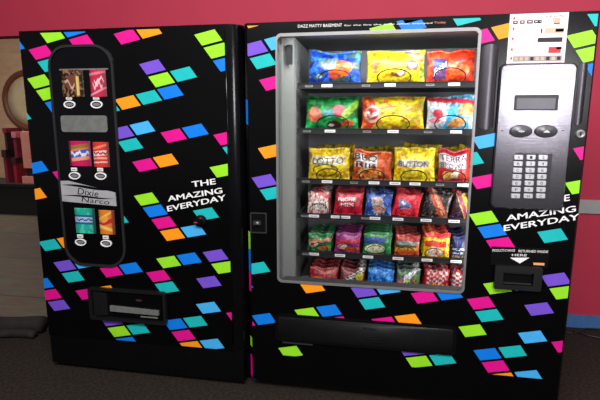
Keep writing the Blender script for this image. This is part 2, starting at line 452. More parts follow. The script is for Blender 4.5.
# hollow cabinet shell
T = .03
m_.box(RX0+.02, RX1-.004, DEPTH-.02, DEPTH, .03, H-.006, BLKM)
m_.box(RX0+.004, RX0+.02, .07, DEPTH, .03, H-.006, BLKM).box(RX1-.02, RX1-.004, .07, DEPTH-.02, .03, H-.006, BLKM)
m_.box(RX0+.02, RX1-.02, .07, DEPTH-.02, H-.03, H-.006, BLKM).box(RX0+.02, RX1-.02, .07, DEPTH-.02, .03, .05, BLKM)
m_.box(RX0+.03, RX1-.03, .10, DEPTH-.03, 0, .03, BLKM)
part(m_, 'cabinet', snack)
# door with window hole
m_ = MB()
zb = .06
FX0 = RX0+.018
def face_rect(x0, x1, z0, z1): m_.poly([(x0, z0), (x1, z0), (x1, z1), (x0, z1)], 0, BLK)
face_rect(FX0, WX0, zb, H); face_rect(WX1, RX1-.01, zb, H); face_rect(WX0, WX1, WZ1, H); face_rect(WX0, WX1, zb, WZ0)
def quad(m_, a, b, c, d, m): m_.add([a, b, c, d], [[0, 1, 2, 3]], m)
quad(m_, (FX0, 0, zb), (FX0, 0, H), (RX0, .02, H), (RX0, .02, zb), BLKG)
quad(m_, (RX0, .02, zb), (RX0, .02, H), (RX0, .07, H), (RX0, .07, zb), BLKM)
quad(m_, (RX1-.01, 0, zb), (RX1, .012, zb), (RX1, .012, H), (RX1-.01, 0, H), BLKG)
quad(m_, (RX1, .012, zb), (RX1, .07, zb), (RX1, .07, H), (RX1, .012, H), BLKM)
m_.add([(FX0, 0, H), (RX1-.01, 0, H), (RX1, .012, H), (RX1, .07, H), (RX0, .07, H), (RX0, .02, H)], [[0, 1, 2, 3, 4, 5]], BLKM)
m_.add([(FX0, 0, zb), (RX1-.01, 0, zb), (RX1, .012, zb), (RX1, .07, zb), (RX0, .07, zb), (RX0, .02, zb)], [[5, 4, 3, 2, 1, 0]], BLKM)
for (x0, x1, z0, z1) in ((WX0, WX0, WZ0, WZ1), (WX1, WX1, WZ0, WZ1)):
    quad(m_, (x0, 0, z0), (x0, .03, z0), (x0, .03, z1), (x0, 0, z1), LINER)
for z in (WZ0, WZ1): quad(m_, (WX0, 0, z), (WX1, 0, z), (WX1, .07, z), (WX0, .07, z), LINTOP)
A2, B2 = (.1095, .0240), (.0400, -.0585)
CR = [
 (254.7, 48.4, [(0, 0, 'V'), (1, 0, 'S'), (0, 1, 'C')]), (272.5, 83, [(0, 0, 'P')]), (271, 151.5, [(0, 0, 'O')]),
 (264.5, 181, [(0, 0, 'V'), (0, 1, 'C')]), (258, 268, [(0, 0, 'C')]), (241, 284, [(0, 0, 'B')]), (264, 319, [(0, 0, 'B'), (-1, 0, 'P')]),
 (290.6, 351.6, [(0, 0, 'L')]), (312.4, 286.9, [(0, 0, 'O')]), (329, 310.6, [(0, 0, 'B'), (-1, 0, 'L'), (0, 1, 'P')]),
 (363.9, 291.3, [(0, 0, 'V'), (1, 0, 'S'), (0, 1, 'C')]), (424.5, 297, [(0, 0, 'P'), (1, 0, 'B')]),
 (481, 303, [(0, 0, 'P'), (0, 1, 'C')]), (497.5, 287.5, [(0, 0, 'L'), (1, 0, 'B')]), (556, 279.5, [(0, 0, 'V'), (0, 1, 'L')]), (539, 309, [(0, 0, 'V')]),
 (472.5, 330.6, [(0, 0, 'L')]), (532.5, 337, [(0, 0, 'S')]), (566, 346, [(0, 0, 'P')]), (408, 320, [(0, 0, 'O'), (-1, 0, 'P')]),
 (419, 361.7, [(0, 0, 'L'), (1, 0, 'C'), (0, -1, 'V')]), (487.5, 354.2, [(0, 0, 'B'), (1, 0, 'C'), (0, 1, 'P'), (0, 2, 'O'), (1, 2, 'S')]),
 (583, 39, [(0, 0, 'L'), (0, 1, 'L'), (0, 2, 'B'), (1, -1, 'C')]), (507, 30.5, [(0, 0, 'O'), (-1, 0, 'P')]), (465.5, 17, [(0, 0, 'C')]),
 (384, 31.5, [(0, 0, 'L'), (1.06, 0, 'B')]), (413, 15, [(0, 0, 'B')]),
 (487, 141, [(0, 0, 'S'), (-1, 1, 'C')]), (484.5, 181.5, [(0, 0, 'P')]), (589, 152, [(0, 0, 'P'), (0, 1, 'P')]), (580.5, 186.5, [(0, 0, 'L')]),
 (483.7, 218, [(0, 0, 'L'), (0, 1, 'B'), (0, 2, 'P')]), (552.5, 235.7, [(0, 0, 'C')]), (255, 20, [(0, 0, 'O')]),
]
lozenges(m_, CR, A2, B2, .865, .84, (FX0+.001, RX1-.012, .205, H-.012), (WX0, WX1, WZ0, WZ1))
part(m_, 'door_front', snack)
# wrapped edge of the door: short colour pieces
for py0, py1, c in ((100, 124, 'B'), (232, 249, 'L'), (250, 271, 'B'), (272.5, 291, 'P'), (337, 346, 'L'), (355, 376, 'P')):
    z1, z0 = pl(243, py0)[1], pl(245, py1)[1]
    e = .0010
    def P_(t, z): return (FX0+(RX0-FX0)*t-e*.7, .02*t-e*.7, z)
    part(MB().add([P_(.12, z0-.004), P_(.12, z1), P_(.92, z1+.004), P_(.92, z0)], [[0, 1, 2, 3]], VC[c]), 'edge_trim', snack)
# window frame, glass
wf = part(MB().ring(rr(WX0-.008, WX1+.006, WZ0-.008, WZ1+.008, .026), rr(WX0+.001, WX1-.004, WZ0+.003, WZ1-.006, .020), -.006, 0, SILV), 'window_frame', snack, 'thin silver window surround')
GL = bpy.data.materials.new('window_glass'); GL.use_nodes = True
nt = GL.node_tree; nt.nodes.clear()
o_ = nt.nodes.new('ShaderNodeOutputMaterial'); mx = nt.nodes.new('ShaderNodeMixShader'); tr = nt.nodes.new('ShaderNodeBsdfTransparent')
gl = nt.nodes.new('ShaderNodeBsdfGlossy'); gl.inputs['Roughness'].default_value = .03; fr = nt.nodes.new('ShaderNodeFresnel'); fr.inputs['IOR'].default_value = 1.35
tr.inputs[0].default_value = (.96, .97, .97, 1)
nt.links.new(fr.outputs[0], mx.inputs[0]); nt.links.new(tr.outputs[0], mx.inputs[1]); nt.links.new(gl.outputs[0], mx.inputs[2]); nt.links.new(mx.outputs[0], o_.inputs[0])
sub(MB().add([(WX0, .012, WZ0), (WX1, .012, WZ0), (WX1, .012, WZ1), (WX0, .012, WZ1)], [[0, 1, 2, 3]], GL), 'glass_pane', wf)
# interior liner: splayed left reveal, side post, back, ceiling, floor
LIN_X0 = pl(295, 160, .13)[0]; LIN_X1 = 2.30
m_ = MB()
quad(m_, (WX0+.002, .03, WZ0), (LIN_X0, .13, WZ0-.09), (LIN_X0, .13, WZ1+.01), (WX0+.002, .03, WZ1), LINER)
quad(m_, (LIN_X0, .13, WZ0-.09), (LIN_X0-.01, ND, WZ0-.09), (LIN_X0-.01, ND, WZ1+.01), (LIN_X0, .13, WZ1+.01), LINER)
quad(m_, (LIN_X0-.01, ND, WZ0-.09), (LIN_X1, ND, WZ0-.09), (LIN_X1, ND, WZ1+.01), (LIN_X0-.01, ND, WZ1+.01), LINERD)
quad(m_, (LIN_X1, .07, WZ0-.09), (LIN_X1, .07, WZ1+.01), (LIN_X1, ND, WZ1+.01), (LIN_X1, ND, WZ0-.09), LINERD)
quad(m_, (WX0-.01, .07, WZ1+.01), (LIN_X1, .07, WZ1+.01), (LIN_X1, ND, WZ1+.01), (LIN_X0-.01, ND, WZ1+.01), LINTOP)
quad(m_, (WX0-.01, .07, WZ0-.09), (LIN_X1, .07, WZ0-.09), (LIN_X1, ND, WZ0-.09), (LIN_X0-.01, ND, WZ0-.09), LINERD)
m_.box(LIN_X0-.002, LIN_X0+.006, .126, .134, WZ0-.04, WZ1, SILV)
m_.box(WX0+.006, WX0+.012, .034, .040, WZ0-.0, WZ1, SILV)
for k in range(18):
    z = WZ0+.05+k*.063
    m_.box(LIN_X0+.001, LIN_X0+.0035, .20, .206, z, z+.02, SILV)
part(m_, 'interior_liner', snack)
# label rail high on the left of the reveal (small dark reader seen through the glass)
x, z = pl(290, 52, .06)
part(MB().box(x-.016, x+.008, .055, .085, pl(290, 64, .06)[1], pl(290, 45, .06)[1], DGRY), 'hinge_box', snack)
# interior lamp tube
LAMP = mat('lamp_glow', (245, 250, 255), .5, emit=14, var=.01)
part(MB().lathe([(0, 0), (.010, 0), (.010, .78), (0, .78)], LAMP, (0, 0, 0), 'z', 12).build and
     (lambda mm: mm)(MB().tube([(1.40+.01*k, .050, 1.787) for k in range(0, 78)], .008, LAMP, 10)), 'lamp_tube', snack)

# shelves
SH = [  # photo heights of tray front (left end, right end): centre line, tags
 ((300, 85.5), (474, 84.5), [(309, 0), (327, 1), (366, 0), (390, 1), (430, 0), (454, 1)]),
 ((300, 131), (472, 131.7), [(307, 0), (330, 1), (367, 0), (393, 1), (428, 0), (456, 1)]),
 ((300, 182), (470, 184), [(306, 0), (327, 1), (354, 0), (374, 1), (395, 1), (415, 1), (440, 0), (463, 1)]),
 ((300, 217), (467, 220), [(305, 0), (314, 1), (336, 1), (345, 1), (365, 0), (375, 1), (398, 1), (426, 1), (454, 1)]),
 ((300, 254.5), (465, 260.5), [(306, 0), (314, 1), (340, 1), (368, 1), (398, 1), (427, 1), (456, 1)]),
 ((300, 291), (464, 298), [])]
TY = .13; shelfZ = []; shelf_o = []
for (a, b, tags) in SH:
    xa, za = pl(*a, TY); xb, zb_ = pl(*b, TY); z = (za+zb_)/2; shelfZ.append(z)
    m_ = MB()
    sx0, sx1 = LIN_X0+.012, LIN_X1-.006
    m_.box(sx0, sx1, TY, TY+.006, z-.014, z+.014, TRAY)
    m_.box(sx0, sx1, TY+.006, ND-.03, z-.012, z-.007, TRAY)
    m_.box(sx0, sx1, TY-.004, TY, z+.011, z+.014, TRAY).box(sx0, sx1, TY-.004, TY, z-.014, z-.011, TRAY)
    so = part(m_, 'shelf', snack); shelf_o.append(so)
    for (px, br) in tags:
        tx = pl(px, a[1]+(b[1]-a[1])*(px-a[0])/(b[0]-a[0]), TY)[0]
        w = .026 if br else .019
        sub(MB().box(tx-w, tx+w, TY-.003, TY, z-.007, z+.0065 if br else z+.003, TAGW if br else TAGG)
            .box(tx-w*.7, tx+w*.7, TY-.0034, TY, z-.002, z+.001, TAGG if br else INK), 'price_tag', so)

# steel keypad panel
KX0, KX1, KZ0, KZ1 = 2.278, 2.578, 1.010, 1.628
kp = part(MB().prism(rr(KX0, KX1, KZ0, KZ1, .022), -.016, 0, STEEL, bevel=.006), 'keypad_panel', snack, 'brushed steel control panel')
x0, x1, z0, z1 = pbox(513.5, 95, 556.5, 110.5)
DISP = mat('display_grey', (80, 80, 86), .35, metal=.2, var=.1, scale=8)
sub(MB().ring(rr(x0, x1, z0, z1, .004), rr(x0+.008, x1-.008, z0+.006, z1-.012, .003), -.022, -.016, DGRY)
    .prism(rr(x0+.006, x1-.006, z0+.004, z1-.010, .003), -.018, -.016, DISP), 'display_window', kp)
KNB = mat('knob_grey', (92, 92, 98), .35, metal=.5, var=.08)
for cx in (520.7, 545.8):
    x, z = pl(cx, 131.3, -.016)
    m_ = MB().lathe([(0, .012), (.40, .012), (.52, .008), (.80, .008), (1.0, .004), (1.0, 0)], KNB, (x, -.016, z), 'y', 28, sx=.046, sy=.027)
    if cx < 530: m_.box(x-.012, x+.012, -.0295, -.027, z-.002, z+.002, TAGW).box(x-.002, x+.002, -.0295, -.027, z-.006, z+.006, TAGW)
    else: m_.prism([(x-.014, z-.005), (x+.014, z-.005), (x, z+.006)], -.0295, -.027, TAGW)
    o = sub(m_, 'coin_return_button' if cx > 530 else 'coin_slot', kp)
for cx, c2 in ((502, 504), (563, 561)):
    x, z = pl(cx, 130.5, -.016); sub(MB().box(x-.005, x+.005, -.0175, -.016, z-.0015, z+.0015, INK), 'index_mark', kp)
rows = ['A12', 'B34', 'C56', 'D78', 'E90', 'F*#', 'GHC']
for r in range(7):
    for c in range(3):
        px = (518.2, 530.6, 542.6)[c]+((515.2, 527.8, 540.2)[c]-(518.2, 530.6, 542.6)[c])*r/6
        py = 157.2+r*6.45
        x, z = pl(px, py, -.016)
        m_ = MB().prism(rr(x-.0185, x+.0185, z-.0105, z+.0105, .004), -.024, -.016, KEYM, bevel=.002)
        m_.text(rows[r][c], (x-.005, z-.006), (x+.005, z-.006), .012, INK, -.0245)
        sub(m_, 'key', kp)
# backing strip behind keys
x0, x1, z0, z1 = pbox(512, 153, 549, 200)
sub(MB().prism(rr(x0-.002, x1, z0, z1, .005), -.0172, -.016, mat('keypad_backing', (58, 58, 64), .4, metal=.6, var=.1)), 'key_backing', kp)
# door lock
x, z = pl(580, 134)
part(MB().lathe([(0, .008), (.010, .008), (.014, .012), (.018, .008), (.020, 0)], SILV, (x, 0, z), 'y', 20).box(x-.002, x+.002, -.0125, -.008, z-.006, z+.006, BLKM), 'door_lock', snack)
# latch on the left
x0, x1, z0, z1 = pbox(250.5, 212.5, 267, 233)
lt = part(MB().ring(rr(x0, x1, z0, z1, .006), rr(x0+.006, x1-.006, z0+.006, z1-.006, .004), -.006, 0, DGRY), 'door_latch', snack)
xm, zm = (x0+x1)/2, (z0+z1)/2
sub(MB().prism(rr(x0+.005, x1-.005, z0+.005, z1-.005, .004), -.002, 0, BLKM).prism(rr(xm-.026, xm+.014, zm-.010, zm+.012, .006), -.012, -.002, DGRY).lathe([(0, .004), (.008, .004), (.008, 0)], SILV, (xm-.004, -.012, zm), 'y', 14), 'latch_handle', lt)
slogan([('THE', (546, 204), (569.5, 200.5), .027), ('AMAZING', (506.5, 221), (575.5, 211.5), .026), ('EVERYDAY', (504, 231), (579, 219.5), .026)], snack)
# headline over the window
m_ = MB()
m_.text('DAZZ MATTY BASEMENT', pl(298, 27.8), pl(342, 26.6), .013, WHITE, -.0016)
m_.text('for the live the time often enjoyed', pl(344, 26.6), pl(432, 24.2), .008, WHITE, -.0016, .2)
m_.text('Today', pl(434, 24.2), pl(446, 23.8), .010, mat('print_salmon', (220, 130, 110), .6, var=.02), -.0016)
part(m_, 'headline_lettering', snack)
# coin return
m_ = MB()
m_.text('PRODUCTS CHANGE', pl(492, 251.2), pl(514.5, 251.2), .011, WHITE, -.0060)
m_.text('RETURNED INSIDE', pl(518, 251.8), pl(547.5, 252.6), .011, WHITE, -.0060)
m_.text('HERE', pl(511.5, 255.6), pl(526.5, 256), .010, WHITE, -.0060)
p = [pl(509.5, 257.3), pl(529, 257.3), pl(519.5, 263)]; m_.poly(p, -.0060, WHITE)
x0, x1, z0, z1 = pbox(533, 262.5, 544, 264.8); m_.box(x0, x1, -.006, -.004, z0, z1, mat('sticker_orange', (235, 160, 100), .6, var=.05))
x0, x1, z0, z1 = pbox(490.5, 247.5, 548.5, 266)
m_.prism(rr(x0, x1, z0, z1, .004), -.0052, 0, BLKM)
part(m_, 'change_sign', snack)
x0, x1, z0, z1 = pbox(493.5, 265, 540.5, 288.5)
cr = part(MB().ring(rr(x0, x1, z0, z1, .008), rr(x0+.036, x1-.036, z0+.022, z1-.028, .004), -.024, 0, PORTM), 'coin_return', snack)
sub(MB().prism(rr(x0+.034, x1-.034, z0+.02, z1-.026, .004), -.006, 0, BLKM).box(x0+.04, x1-.04, -.016, -.006, z1-.036, z1-.031, DGRY).box(x0+.04, x1-.04, -.016, -.006, z0+.026, z0+.030, DGRY), 'return_cup', cr)
# delivery bin flap
a, b, c, d = pl(278, 315), pl(457, 327), pl(457, 352.5), pl(274, 341)
m_ = MB()
bx0, bx1, bz0, bz1 = 1.292, 2.172, .287, .432
fp = part(MB().ring(rr(bx0, bx1, bz0, bz1, .02), rr(bx0+.014, bx1-.014, bz0+.012, bz1-.012, .014), -.010, 0, BLKM), 'delivery_bin', snack)
vs = []; fs = []
for j in range(9):
    t = j/8; z = bz0+.012+(bz1-bz0-.024)*t; y = -.006-.013*sin(pi*t)**.8
    vs += [(bx0+.016, y, z), (bx1-.016, y, z)]
for j in range(8): fs.append([2*j, 2*j+1, 2*j+3, 2*j+2])
fs += [[2*j for j in range(9)], [2*j+1 for j in range(8, -1, -1)]]
m_ = MB().add(vs, fs, mat('flap_grey', (19, 19, 20), .4, var=.2, scale=14), True)
x, z = pl(370, 332); 
for k in range(4): m_.text('PUSH', (x-.03, z+.02), (x+.03, z+.018), .012, PORTM, -.0205) if k == 0 else m_.box(x-.05+.02*k, x+.02*k, -.021, -.019, z-.005-.012*k, z-.002-.012*k, PORTM)
sub(m_, 'bin_flap', fp)
x0, x1, z0, z1 = pbox(283, 341.2, 313, 343)
sub(MB().box(x0, x1, -.014, -.010, z0, z0+.006, DGRY), 'flap_hinge', fp)

RIDGE = mat('glare_gloss', (96, 94, 100), .38, metal=1, var=.05)  # added ridges standing for the glare streaks beside the keypad panel
for x0, x1, z0, z1, bl in ((2.199, 2.268, 1.355, 1.71, .012), (2.586, 2.620, 1.375, 1.63, .006)):
    vs = []; fs = []; n_ = 14
    for k in range(n_+1):
        t = k/n_; y = -bl*sin(pi*t)**.9-.001
        vs += [(x0+(x1-x0)*t, y, z0+.012*(2*t-1)**2), (x0+(x1-x0)*t, y, z1-.012*(2*t-1)**2)]
    for k in range(n_): fs.append([2*k, 2*k+2, 2*k+3, 2*k+1])
    part(MB().add(vs, fs, RIDGE, True), 'glare_ridge', snack, 'added glossy ridge standing for a glare streak')
# instruction sheet taped at the top right of the door
SP = mat('sheet_white', (244, 232, 236), .55, var=.02)
PK = mat('print_pink', (226, 150, 168), .6, var=.05); MG = mat('print_grey', (150, 140, 142), .6, var=.1); RD = mat('print_red', (210, 50, 52), .6, var=.05)
TN = mat('print_tan', (196, 176, 150), .6, var=.1)
sx0, sx1, sz0, sz1 = 2.303, 2.528, 1.630, 1.8275
m_ = MB()
vs = []; fs = []
for j in range(2):
    for i in range(9):
        t = i/8; vs.append((sx0+(sx1-sx0)*t, -.002-.0012*(1-cos(2*pi*t))*.5, sz0+(sz1-sz0)*j))
n0 = len(vs); vs += [(v[0], v[1]+.0008, v[2]) for v in vs[:]]
for i in range(8): fs += [[i, i+1, i+10, i+9], [n0+i+9, n0+i+10, n0+i+1, n0+i]]
m_.add(vs, fs, SP)
def sp(u, v): return (sx0+(sx1-sx0)*u, sz1-(sz1-sz0)*v)
YS = -.0036
def sr(u0, u1, v0, v1, m, dy=0): a = sp(u0, v1); b = sp(u1, v0); m_.poly([a, (b[0], a[1]), b, (a[0], b[1])], YS-dy, m)
for k, v in enumerate((.06, .27, .47, .69, .87)):
    sr(.06, .09, v, v+.05, RD); sr(.06, .96, v+.16 if k < 4 else .985, (v+.165) if k < 4 else .99, PK)
for k, (v, n) in enumerate(((.08, 7), (.30, 9), (.50, 9), (.72, 10))):
    m_.text(['make selection', 'insert money here', 'press letter and number', 'push door open to take item'][k], sp(.12, v+.05), sp(.12+.05*n, v+.05), .007, PK, YS)
for u0, u1 in ((.06, .14), (.18, .26), (.30, .40), (.42, .50), (.50, .55)): sr(u0, u1, .135, .20, INK if u0 != .14 else RD); sr(u0+.02, u1-.02, .155, .175, SP, .0003)
m_.text('$1 $5 $10 ONLY', sp(.62, .09), sp(.95, .09), .008, INK, YS)
sr(.74, .86, .10, .19, TN); sr(.76, .86, .20, .225, RD)
sr(.55, .575, .31, .40, INK); sr(.62, .94, .30, .40, TN); sr(.80, .94, .32, .38, MG)
sr(.51, .93, .49, .58, INK)
sr(.71, .92, .68, .80, RD); sr(.84, .93, .68, .73, INK)
sr(.11, .95, .86, .96, MG)
for i in range(9): sr(.13+i*.092, .19+i*.092, .875, .945, INK if i in (3, 6, 8) else TN, .0003); 
sheet = m_.build('instruction_sheet')
tag(sheet, 'white printed instruction sheet taped above the steel keypad panel', 'sign')
sheet.data.transform(Matrix.Translation((-(sx0+sx1)/2, 0, -sz0))); sheet.location = ((sx0+sx1)/2, 0, sz0)

# =================================================================== snack bags
def bag_mesh(name, w, h, t, base, ops, seed, nu=44, nv=34, lean=0, skew=0, seal=.07, words=None, wcol=None):
    mb_v = []; cols = []; fs = []
    def P(u, v, side):
        vv = min(1, max(0, (v-seal)/(1-2*seal)))
        inseal = v < seal or v > 1-seal
        th = 0 if inseal else (max(0, sin(pi*vv))**.55)*(max(0, 1-(2*u-1)**4))**.8
        pinch = 1-.05*sin(pi*v)**.7*(1)
        x = (u-.5)*w*pinch + skew*v
        nz = noise.noise(Vector((u*4+seed, v*3.2, seed*1.7+side)))*.16+noise.noise(Vector((u*11+seed, v*8, seed+side*5)))*.07
        # creases running in from the seals
        nz += .10*sin(u*38+seed)*max(0, (abs(v-.5)-.26))*1.6
        y = side*t/2*(th*(1+nz)) + (0.0015*sin(u*90) if inseal else 0)
        z = h*v
        y += lean*z + .010*noise.noise(Vector((u*1.5, v*1.5, seed)))*w*4
        return (x, y+side*.0006, z*1.0 + .006*noise.noise(Vector((u*3, seed, 0)))*v*3)
    for side in (-1, 1):
        for j in range(nv+1):
            for i in range(nu+1):
                u, v = i/nu, j/nv
                mb_v.append(P(u, v, side))
                jit = -.08+noise.noise(Vector((u*6+seed*2, v*5, 3)))*.30+noise.noise(Vector((u*19+seed, v*15, 8)))*.42
                c = canv(base, ops, u, v) if side < 0 else base
                if v < .035 or v > .965: c = tuple(q*.8+30 for q in c)
                cols.append(lin(tuple(max(0, min(255, q*(1+jit))) for q in c)))
    N = (nu+1)*(nv+1)
    for j in range(nv):
        for i in range(nu):
            k = j*(nu+1)+i
            fs.append([k, k+1, k+nu+2, k+nu+1]); fs.append([N+k+nu+1, N+k+nu+2, N+k+1, N+k])
    for i in range(nu):
        fs.append([N+i, N+i+1, i+1, i]); k = nv*(nu+1)+i; fs.append([k, k+1, N+k+1, N+k])
    for j in range(nv):
        k = j*(nu+1); fs.append([k, k+nu+1, N+k+nu+1, N+k]); k += nu; fs.append([N+k, N+k+nu+1, k+nu+1, k])
    me = bpy.data.meshes.new(name); 
    if words:
        for st, u0, u1, v0, hh, rise, col in words:
            g, tf = text_geo(st); n1 = len(mb_v)
            for a_, b_ in g:
                u = u0+(u1-u0)*a_; v = v0+hh*b_+rise*a_
                q = P(min(1, max(0, u)), min(1, max(0, v)), -1); mb_v.append((q[0], q[1]-.0022, q[2])); cols.append(lin(col))
            fs += [[i+n1 for i in f] for f in tf]
    me.from_pydata(mb_v, [], fs); me.materials.append(FOIL); setcol(me, cols)
    me.polygons.foreach_set('use_smooth', [True]*len(me.polygons)); me.update()
    return me
YB = .198
nbag = [0]
def bag(row, x0, y0, x1, y1, base, ops, label, group, cat='snack bag', name='snack_bag', Y=YB, t=.05, tilt=0, lean=.12, words=None, skew=0, back=0, dback=.075, backlab=None, seal=.07, dy=0):
    y0 += dy
    nbag[0] += 1; sd = nbag[0]*1.37
    ax, az = pl(x0, y0, Y); bx, bz = pl(x1, y1, Y); cxm = (pl(x0, y1, Y)[0]+bx)/2
    zs = shelfZ[row]-.0065
    top = (az+pl(x1, y0, Y)[1])/2
    w = bx-pl(x0, y1, Y)[0]; h = top-zs
    me = bag_mesh(name, w, h, t, base, ops, sd, lean=lean, words=words, skew=skew, seal=seal)
    out = []
    for k in range(back+1):
        o = bpy.data.objects.new(name, me); C.objects.link(o)
        o.location = (cxm, Y+dback*k, zs+.0105)
        o.rotation_euler = (0, math.radians(tilt if k == 0 else tilt*.5+random.uniform(-2, 2)), 0)
        lb = label if k == 0 else backlab(k)
        tag(o, lb, cat, group)
        out.append(o)
    return out
Y_ = (242, 214, 26); OR = (230, 96, 24); RE = (206, 28, 34); GR = (20, 150, 60); BU = (22, 62, 190); WT = (236, 232, 228); DK = (24, 20, 24)
def BL(desc, lane, sh): return lambda k: '%s packet, %s from the front in the %s lane, %s shelf' % (desc, ('second', 'third', 'fourth')[k-1], lane, sh)
lane6 = ['leftmost', 'second', 'third', 'fourth', 'fifth', 'rightmost']
G1 = 'large chip bags on the upper shelves'
R1 = [
 (308, 53, 361.5, 83, (18, 72, 196), [('n', 4, .12, 1, (12, 44, 150)), ('n', 7, .2, 2, (50, 120, 225)), ('e', .45, .62, .2, .2, 20, (96, 116, 120)), ('n', 8, .25, 4, (70, 100, 90)), ('e', .68, .55, .14, .2, 35, (236, 100, 20)), ('e', .60, .40, .2, .13, -15, (232, 90, 24)), ('e', .50, .30, .1, .1, 0, (200, 70, 40)), ('e', .93, .85, .04, .08, 0, (80, 180, 120)), ('e', .2, .25, .06, .05, 30, (160, 190, 230))], 'blue chip bag with orange chip picture, leftmost on the top shelf', None),
 (366, 53, 425, 83, Y_, [('n', 5, .15, 3, (200, 190, 30)), ('e', .15, .5, .1, .16, 0, (214, 120, 60)), ('e', .50, .38, .26, .24, 0, (250, 226, 40)), ('e', .55, .32, .13, .09, 0, (120, 80, 40)), ('e', .59, .34, .06, .06, 0, W_), ('b', 1.2, -1.0, .13, (170, 165, 150)), ('e', .78, .55, .12, .16, 0, (214, 66, 66)), ('e', .78, .55, .07, .09, 0, (236, 170, 130)), ('e', .95, .35, .04, .2, 0, (120, 160, 60)), ('n', 10, .3, 6, (236, 170, 40))], 'yellow chip bag in the middle of the top shelf', None),
 (425.5, 52, 474.5, 83, (226, 52, 22), [('n', 5, .1, 7, (240, 84, 34)), ('n', 6, .25, 8, (196, 34, 20)), ('r', .12, .40, .15, .75, (52, 60, 120)), ('e', .28, .3, .12, .18, -20, (100, 60, 110)), ('e', .70, .4, .2, .16, 10, (244, 96, 36))], 'red-orange chip bag with a blue label, rightmost on the top shelf', [('Fritos', .15, .40, .22, .22, .32, W_)]),
]
for q in R1: bag(0, *q[:4], q[4], q[5], q[6], G1, words=q[7], t=.062)
R2 = [
 (305, 99.5, 359, 128, (18, 142, 62), [('n', 5, .1, 1, (40, 176, 90)), ('n', 7, .22, 3, (12, 104, 40)), ('e', .17, .45, .13, .22, 0, (226, 110, 80)), ('e', .17, .50, .09, .12, 0, (240, 150, 120)), ('e', .45, .5, .14, .12, 0, (60, 130, 130)), ('e', .66, .55, .12, .2, 20, (180, 50, 70)), ('e', .86, .6, .08, .3, -30, (140, 190, 40)), ('e', .55, .15, .14, .12, 0, (70, 20, 20)), ('e', .80, .2, .12, .1, 20, (214, 90, 50)), ('e', .50, .15, .05, .05, 0, W_)], 'green chip bag with a pink tomato blot, leftmost on the second shelf', None),
 (360.5, 98, 424.5, 129, (238, 208, 20), [('n', 5, .14, 3, (214, 196, 40)), ('e', .10, .5, .14, .50, 0, (216, 60, 40)), ('n', 12, .28, 6, (230, 120, 40)), ('e', .17, .48, .13, .26, 0, (240, 196, 170)), ('e', .17, .48, .10, .18, 0, (206, 48, 48)), ('s', .48, .06, 30, .05, .08, .26, W_), ('e', .50, .40, .18, .2, 0, (246, 224, 46)), ('e', .90, .5, .12, .45, -20, (200, 170, 24))], 'yellow chip bag with a round red badge on the second shelf', None),
 (425.5, 98, 474.5, 129, (70, 176, 224), [('e', .15, .5, .26, .60, 0, (236, 226, 230)), ('n', 8, .22, 2, (170, 214, 236)), ('b', .86, -.2, .07, (206, 48, 62)), ('e', .22, .50, .11, .14, 10, (214, 40, 60)), ('e', .16, .3, .12, .08, 0, (226, 120, 140)), ('e', .82, .58, .18, .18, 20, (226, 150, 80)), ('e', .62, .22, .2, .13, 30, (224, 150, 84)), ('e', .95, .2, .08, .2, 0, (200, 220, 230))], 'pale blue and white chip bag, rightmost on the second shelf', None),
]
for q in R2: bag(1, *q[:4], q[4], q[5], q[6], G1, words=q[7], t=.062)
R3 = [
 (308, 150, 350, 178.5, (238, 206, 28), [('n', 6, .1, 3, (222, 180, 20)), ('r', .06, .9, .48, .74, (196, 200, 180)), ('e', .42, .30, .32, .21, 0, (70, 90, 30)), ('e', .42, .30, .28, .16, 0, (236, 206, 20)), ('n', 12, .3, 4, (200, 140, 30))], 'front yellow bag with green oval, leftmost on the third shelf', [('LOTTO', .1, .86, .5, .2, 0, (60, 60, 60))], 'yellow bag behind the leftmost bag of the third shelf'),
 (352, 152, 392, 179, (208, 84, 26), [('r', .03, .62, .44, .88, (200, 196, 190)), ('e', .45, .25, .30, .20, 0, (236, 190, 110)), ('e', .45, .25, .24, .13, 10, (232, 130, 44)), ('n', 9, .3, 6, (160, 50, 20)), ('r', .80, 1, 0, 1, (190, 70, 22))], 'front orange barbecue bag lettered BBQ on the third shelf', [('BBQ', .05, .62, .64, .22, 0, DK), ('RIB', .08, .60, .44, .16, 0, DK)], 'yellow-topped bag behind the orange BBQ bag'),
 (393, 150, 435, 182, (240, 204, 16), [('n', 6, .12, 3, (250, 226, 50)), ('n', 9, .25, 8, (220, 160, 10)), ('r', .08, .84, .42, .62, (180, 176, 160)), ('e', .40, .24, .3, .16, 0, (212, 172, 10)), ('e', .40, .25, .26, .12, 0, (250, 220, 40))], 'front yellow crumpled bag beside the red bag on the third shelf', [('BUTTON', .10, .84, .44, .16, 0, (90, 60, 90))], 'yellow bag behind the crumpled yellow bag of the third shelf'),
 (437, 152, 471, 182, (176, 24, 40), [('r', .02, .84, .44, .84, (206, 200, 206)), ('e', .30, .2, .18, .14, 0, (236, 180, 90)), ('e', .55, .26, .12, .14, 0, (230, 220, 200)), ('e', .75, .2, .16, .15, 0, (206, 60, 40)), ('r', .88, 1, 0, 1, (190, 50, 30))], 'front dark red bag with white lettering, rightmost on the third shelf', [('TERRA', .04, .84, .64, .18, 0, (60, 10, 20)), ('BROWN', .06, .82, .44, .14, 0, (90, 60, 80))], 'yellow bag behind the red bag of the third shelf'),
]
